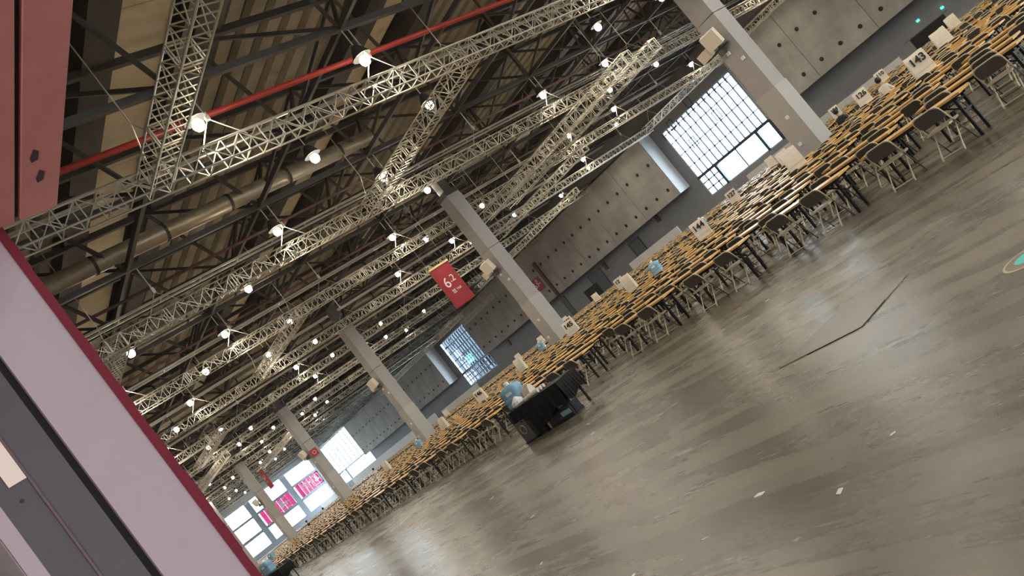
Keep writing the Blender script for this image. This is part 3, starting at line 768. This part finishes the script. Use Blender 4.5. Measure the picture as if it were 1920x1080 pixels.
tb = MB().lathe([(.10, 0), (.15, .05), (.14, .12), (.05, .2), (.02, .22)], 12).build('plastic_wrap', 'white', loc=(BX-.62, BY+.1, .762)); tag(tb, 'crumpled clear plastic wrap on the black table edge', 'wrap')
def case(x, y, w, d, h, m, label, rz=0, hand=True):
    e = tag(empty('equipment_case', (x, y, 0), rz), label, 'case')
    MB().box((-w/2, -d/2, .03), (w/2, d/2, h)).build('case_body', m, e)
    MB().box((-w/2-.01, -d/2-.01, 0), (w/2+.01, d/2+.01, .035)).build('case_base', 'black', e)
    if hand:
        MB().tube([(-w*.25+w*.25*(1-math.cos(k/8*2*PI)), -d/2-.012, h*.62+.10*math.sin(k/8*2*PI)) for k in range(9)], .012, 6).build('ring_handle', 'cable', e)
case(BX-.80, BY+.05, .40, .30, .50, 'box_grey', 'grey case with ring handle under the left end of the black table', .1)
case(BX-.38, BY+.2, .28, .4, .46, 'tvblack', 'narrow black case under the black table', 0, False)
case(BX+.16, BY+.25, .56, .36, .50, 'box_dark', 'large dark blue case under the black table', 0, False)
case(BX+.62, BY+.2, .34, .3, .26, 'box_dark', 'small dark box with pale label under the black table', 0, False)
tag(MB().box((-.17, -.006, 0), (.17, .006, .1)).build('white_carton', 'jug', loc=(BX+.62, BY+.03, .08)), 'pale blue carton leaning on the small dark box', 'carton')
tag(MB().box((-.05, -.02, 0), (.05, .02, .52)).build('cardboard_strip', 'card', loc=(BX-.17, BY+.1, 0)), 'upright cardboard strip between the cases', 'cardboard')
black_table(-37.3, 10.2, 'distant black cloth covered table at the far left of the floor')
jug(-38.6, 10.5, .762, 'blue water jug on the distant black table', 1.4)
case(-36.9, 10.4, .5, .35, .5, 'box_grey', 'grey case under the distant black table', 0, False)
# ================================================================== SIGNS
def hall_sign(x, y, ztop, w, h, label, rz, dpt=.14, big=True):
    e = tag(empty('hanging_sign', (x, y, ztop-h), rz), label, 'sign')
    MB().box((-w/2, 0, 0), (w/2, dpt, h-.1)).build('sign_board', 'redsign', e)
    MB().box((-w/2-.02, -.04, h-.1), (w/2+.02, dpt+.04, h+.02)).build('sign_top', 'yellow', e)
    for s, tx, tz, sz in (('6', -.18*w, .56*h, .62*w), ('.2', .14*w, .60*h, .42*w), ('馆', -.13*w, .33*h, .2*w), ('Hall', .14*w, .345*h, .15*w)):
        o = link('lettering', textmesh(s, sz, 'white'), e, (tx, -.006, tz)); o.rotation_euler = (PI/2, 0, 0)
    MB().tube([(-w/2, 0, h), (-w/2, 0, 17.12-ztop+h)], .012, 4).tube([(w/2, 0, h), (w/2, 0, 17.12-ztop+h)], .012, 4).build('hanger', 'cable', e)
    return e
hall_sign(-40, 28.55, 8.45, 1.5, 2.75, 'red hanging hall sign reading 6.2 with a yellow top edge', PI/2)
hall_sign(-98, 32.3, 9.25, 1.4, 2.6, 'distant red hanging hall sign near the far columns', 0)
ws = tag(empty('wall_sign', (-85.8, YP-.05, 5.75)), 'red 6.2 sign mounted on the concrete wall panel', 'sign')
MB().box((-1.05, 0, 0), (1.05, .05, 1.85)).build('sign_board', 'redsign', ws)
for s, tx, tz, sz in (('6', -.5, .95, 1.25), ('.2', .02, .9, .8), ('馆', .3, 1.4, .5), ('Hall', .55, .95, .34)):
    o = link('lettering', textmesh(s, sz, 'white'), ws, (tx, -.006, tz)); o.rotation_euler = (PI/2, 0, 0)
# red standpipe on the panel
tag(MB().box((-83.9, YP-.25, 3.9), (-83.4, YP, 9.2)).build('standpipe_cover', 'maroon'), 'dark red vertical standpipe cover on the concrete panel', 'pipe cover')
# small red equipment on the nearest truss gap
# ================================================================== BACK WALL THINGS
def door(n, x, w, h, lab):
    d = struct(empty('door_%d' % n, (x, YW-.06, 0)), lab)
    MB().box((0, 0, 0), (w/2-.01, .06, h)).build('door_leaf', 'door', d); MB().box((w/2+.01, 0, 0), (w, .06, h)).build('door_leaf', 'door', d)
    MB().box((-.08, -.02, 0), (0, .06, h+.08)).box((w, -.02, 0), (w+.08, .06, h+.08)).box((-.08, -.02, h), (w+.08, .06, h+.08)).build('door_frame', 'dark', d)
door(2, -79.4, 2.6, 3.25, 'dark grey double door in the lower wall beside the red sign')
door(3, -70.3, 1.9, 3.25, 'dark grey door further right along the lower wall')
door(4, -86.2, .8, 3.4, 'narrow black service door below the standpipe')
door(5, -93.6, 1.6, 2.6, 'dark door behind the second column')
for k, (x, z) in enumerate(((-75.6, 2.5), (-64.2, 3.0), (-101.5, 2.7))):
    tag(MB().box((-.25, -.18, 0), (.25, 0, .95)).build('hydrant_cabinet', 'maroon', loc=(x, YW-.01, z)), 'small dark red wall cabinet, %s from the red sign' % ORD[k], 'cabinet', 'red wall cabinets')
bd = tag(empty('backdrop', (-24.2, 61, 0)), 'black fabric backdrop on a crossbar at the upper right', 'backdrop')
MB().box((-1.35, -.02, 0), (1.35, .02, 1.62)).build('fabric', 'tvblack', bd); MB().bar((-1.7, 0, 1.65), (1.7, 0, 1.65), .07).build('crossbar', 'box_grey', bd)
MB().bar((-1.35, 0, 0), (-1.35, 0, 1.65), .05).build('upright', 'box_grey', bd); MB().bar((1.35, 0, 0), (1.35, 0, 1.65), .05).build('upright', 'box_grey', bd)
for k, x in enumerate((-29.5, -27.5)):
    tag(MB().box((-.12, -.06, 0), (.12, 0, .16)).build('exit_light', 'green', loc=(x, YW-.01, 2.35-.4*k)), 'small green exit light on the wall, %s of two' % ('left', 'right')[k], 'light', 'green exit lights')
PART = [(-46, -29, 1.15), (-64.5, -56, 1.45), (-116, -103, 1.5), (-160, -118, 1.9), (-182, -163, 1.7)]
for k, (a, b, h) in enumerate(PART):
    e = tag(empty('low_partition', (a, 66, 0)), 'low white partition along the back wall, %s from the right' % ORD[k], 'partition', 'white partitions along the wall'); n = round((b-a)/2)
    pm = MB().box((.01, 0, 0), ((b-a)/n-.01, .06, h)).mesh('partition_panel', 'partition')
    for i in range(n): link('partition_panel', pm, e, (i*(b-a)/n, 0, 0))
scr = tag(empty('display_screen', (-69.5, 64, 0)), 'dark display screen stand in front of the lower wall', 'screen')
MB().box((-1.3, 0, .7), (1.3, .1, 2.1)).build('screen_panel', 'tvblack', scr); MB().bar((-.8, .1, 0), (-.8, .1, .8), .08).build('leg', 'black', scr); MB().bar((.8, .1, 0), (.8, .1, .8), .08).build('leg', 'black', scr)
# ================================================================== FLOOR DETAILS
hp = tag(MB().prism([(-5.62, 6.48), (-4.59, 6.5), (-4.5, 7.48), (-5.36, 7.6)], (0, .006), 'z').build('floor_hatch', 'plate'), 'thin brown steel cover plate lying on the floor', 'floor plate')
MB().bar((-5.25, 6.475, .004), (-4.59, 6.495, .004), .010, .006).bar((-4.59, 6.495, .004), (-4.55, 6.97, .004), .012, .007).build('raised_edge', 'groove', hp)
st = tag(empty('floor_sticker', (-2.92, 6.22, 0)), 'round floor sticker with a teal centre at the right edge', 'sticker')
MB().lathe([(.21, 0), (.21, .003)], 32).build('ring', 'goldring', st); MB().lathe([(.19, 0), (.19, .004)], 32).build('disc', 'sticker', st); MB().lathe([(.12, 0), (.12, .006)], 20).build('centre', 'teal', st)
scr_px = [(-11.6, 8.7), (-10.6, 7.9), (-7.3, 4.0), (-9.3, 5.4), (-5.1, 3.3), (-4.4, 3.1), (-3.9, 2.75), (-13.1, 7.2), (-4.2, 3.9), (-8.2, 10.2), (-3.2, 4.1), (-3.35, 3.6)]
for k, (x, y) in enumerate(scr_px):
    s = random.uniform(.02, .045); a = random.uniform(0, 3)
    tag(MB().prism([(-s, -s*.4), (s*.7, -s*.5), (s, s*.3), (-s*.5, s*.5)], (0, .004), 'z').build('paper_scrap', 'white', loc=(x, y, .001)), 'tiny white paper scrap lying on the open floor', 'scrap', 'paper scraps on the floor').rotation_euler = (0, 0, a)
# ================================================================== PEOPLE
def person(x, y, rz, shirt, label, seated=True):
    zs = .46 if seated else .92
    J = [(0, 0, zs+.06), (0, -.02, zs+.22), (0, -.03, zs+.42), (0, -.01, zs+.55), (0, .02, zs+.64), (0, .03, zs+.74), (0, .03, zs+.84)]
    R = [.15, .14, .155, .075, .055, .095, .07]; E = [(i, i+1) for i in range(6)]
    def chain(root, pts, rad):
        p = root
        for q, r in zip(pts, rad): J.append(q); R.append(r); E.append((p, len(J)-1)); p = len(J)-1
    for s in (-1, 1):
        chain(2, [(s*.17, -.02, zs+.48), (s*.23, .06, zs+.24), (s*.17, .30, zs+.27), (s*.14, .38, zs+.27)], [.065, .05, .042, .035])
        if seated: chain(0, [(s*.10, .05, zs+.04), (s*.12, .42, zs+.06), (s*.12, .40, .09), (s*.12, .52, .05)], [.09, .07, .05, .045])
        else: chain(0, [(s*.09, 0, zs-.04), (s*.10, .02, .5), (s*.10, 0, .09), (s*.11, .12, .05)], [.09, .065, .05, .045])
    me = bpy.data.meshes.new('body'); me.from_pydata(J, E, []); o = bpy.data.objects.new('person', me); COL.objects.link(o)
    sk = o.modifiers.new('skin', 'SKIN'); o.modifiers.new('sub', 'SUBSURF').levels = 1; o.modifiers['sub'].render_levels = 1
    for i, v_ in enumerate(me.skin_vertices[0].data): v_.radius = (R[i], R[i]*(.72 if i < 4 else 1)); v_.use_root = (i == 0)
    bpy.context.view_layer.update()
    m2 = bpy.data.meshes.new_from_object(o.evaluated_get(bpy.context.evaluated_depsgraph_get())); bpy.data.objects.remove(o)
    m2.materials.clear()
    for m in (shirt, 'trousers', 'skin'): m2.materials.append(MT[m])
    for p in m2.polygons:
        c = p.center; p.use_smooth = True
        p.material_index = 2 if c.z > zs+.585 or (c.y > .27 and c.z > zs+.18) else (1 if c.z < zs+.1 else 0)
    b = link('person', m2, None, (x, y, 0), rz); tag(b, label, 'person', 'people in the hall')
    h = MB().lathe([(.06, -.10), (.10, -.06), (.112, .0), (.10, .07), (.05, .115), (.01, .125)], 14, (0, .0, zs+.80)); h.v = [(px, py*1.1+.005, pz) for px, py, pz in h.v]
    h.build('hair', 'hair', b, True)
    return b
person(-14.6, 30.75, .1, 'shirt', 'person in a white shirt seated at a table right of number 126')
person(-17.9, 33.2, .1, 'darkshirt', 'person in dark clothes seated beside the bag numbered 126')
for k, (x, y, s) in enumerate(((-93, 31.4, 'darkshirt'), (-90, 32.6, 'shirt'), (-86.5, 34.2, 'darkshirt'), (-79.5, 35.2, 'shirt'), (-70.5, 36.6, 'darkshirt'))):
    person(x, y, .4*k, s, 'tiny distant person in %s clothes near the far columns, %s from the left' % ('dark' if s == 'darkshirt' else 'pale', ORD[k]), True)
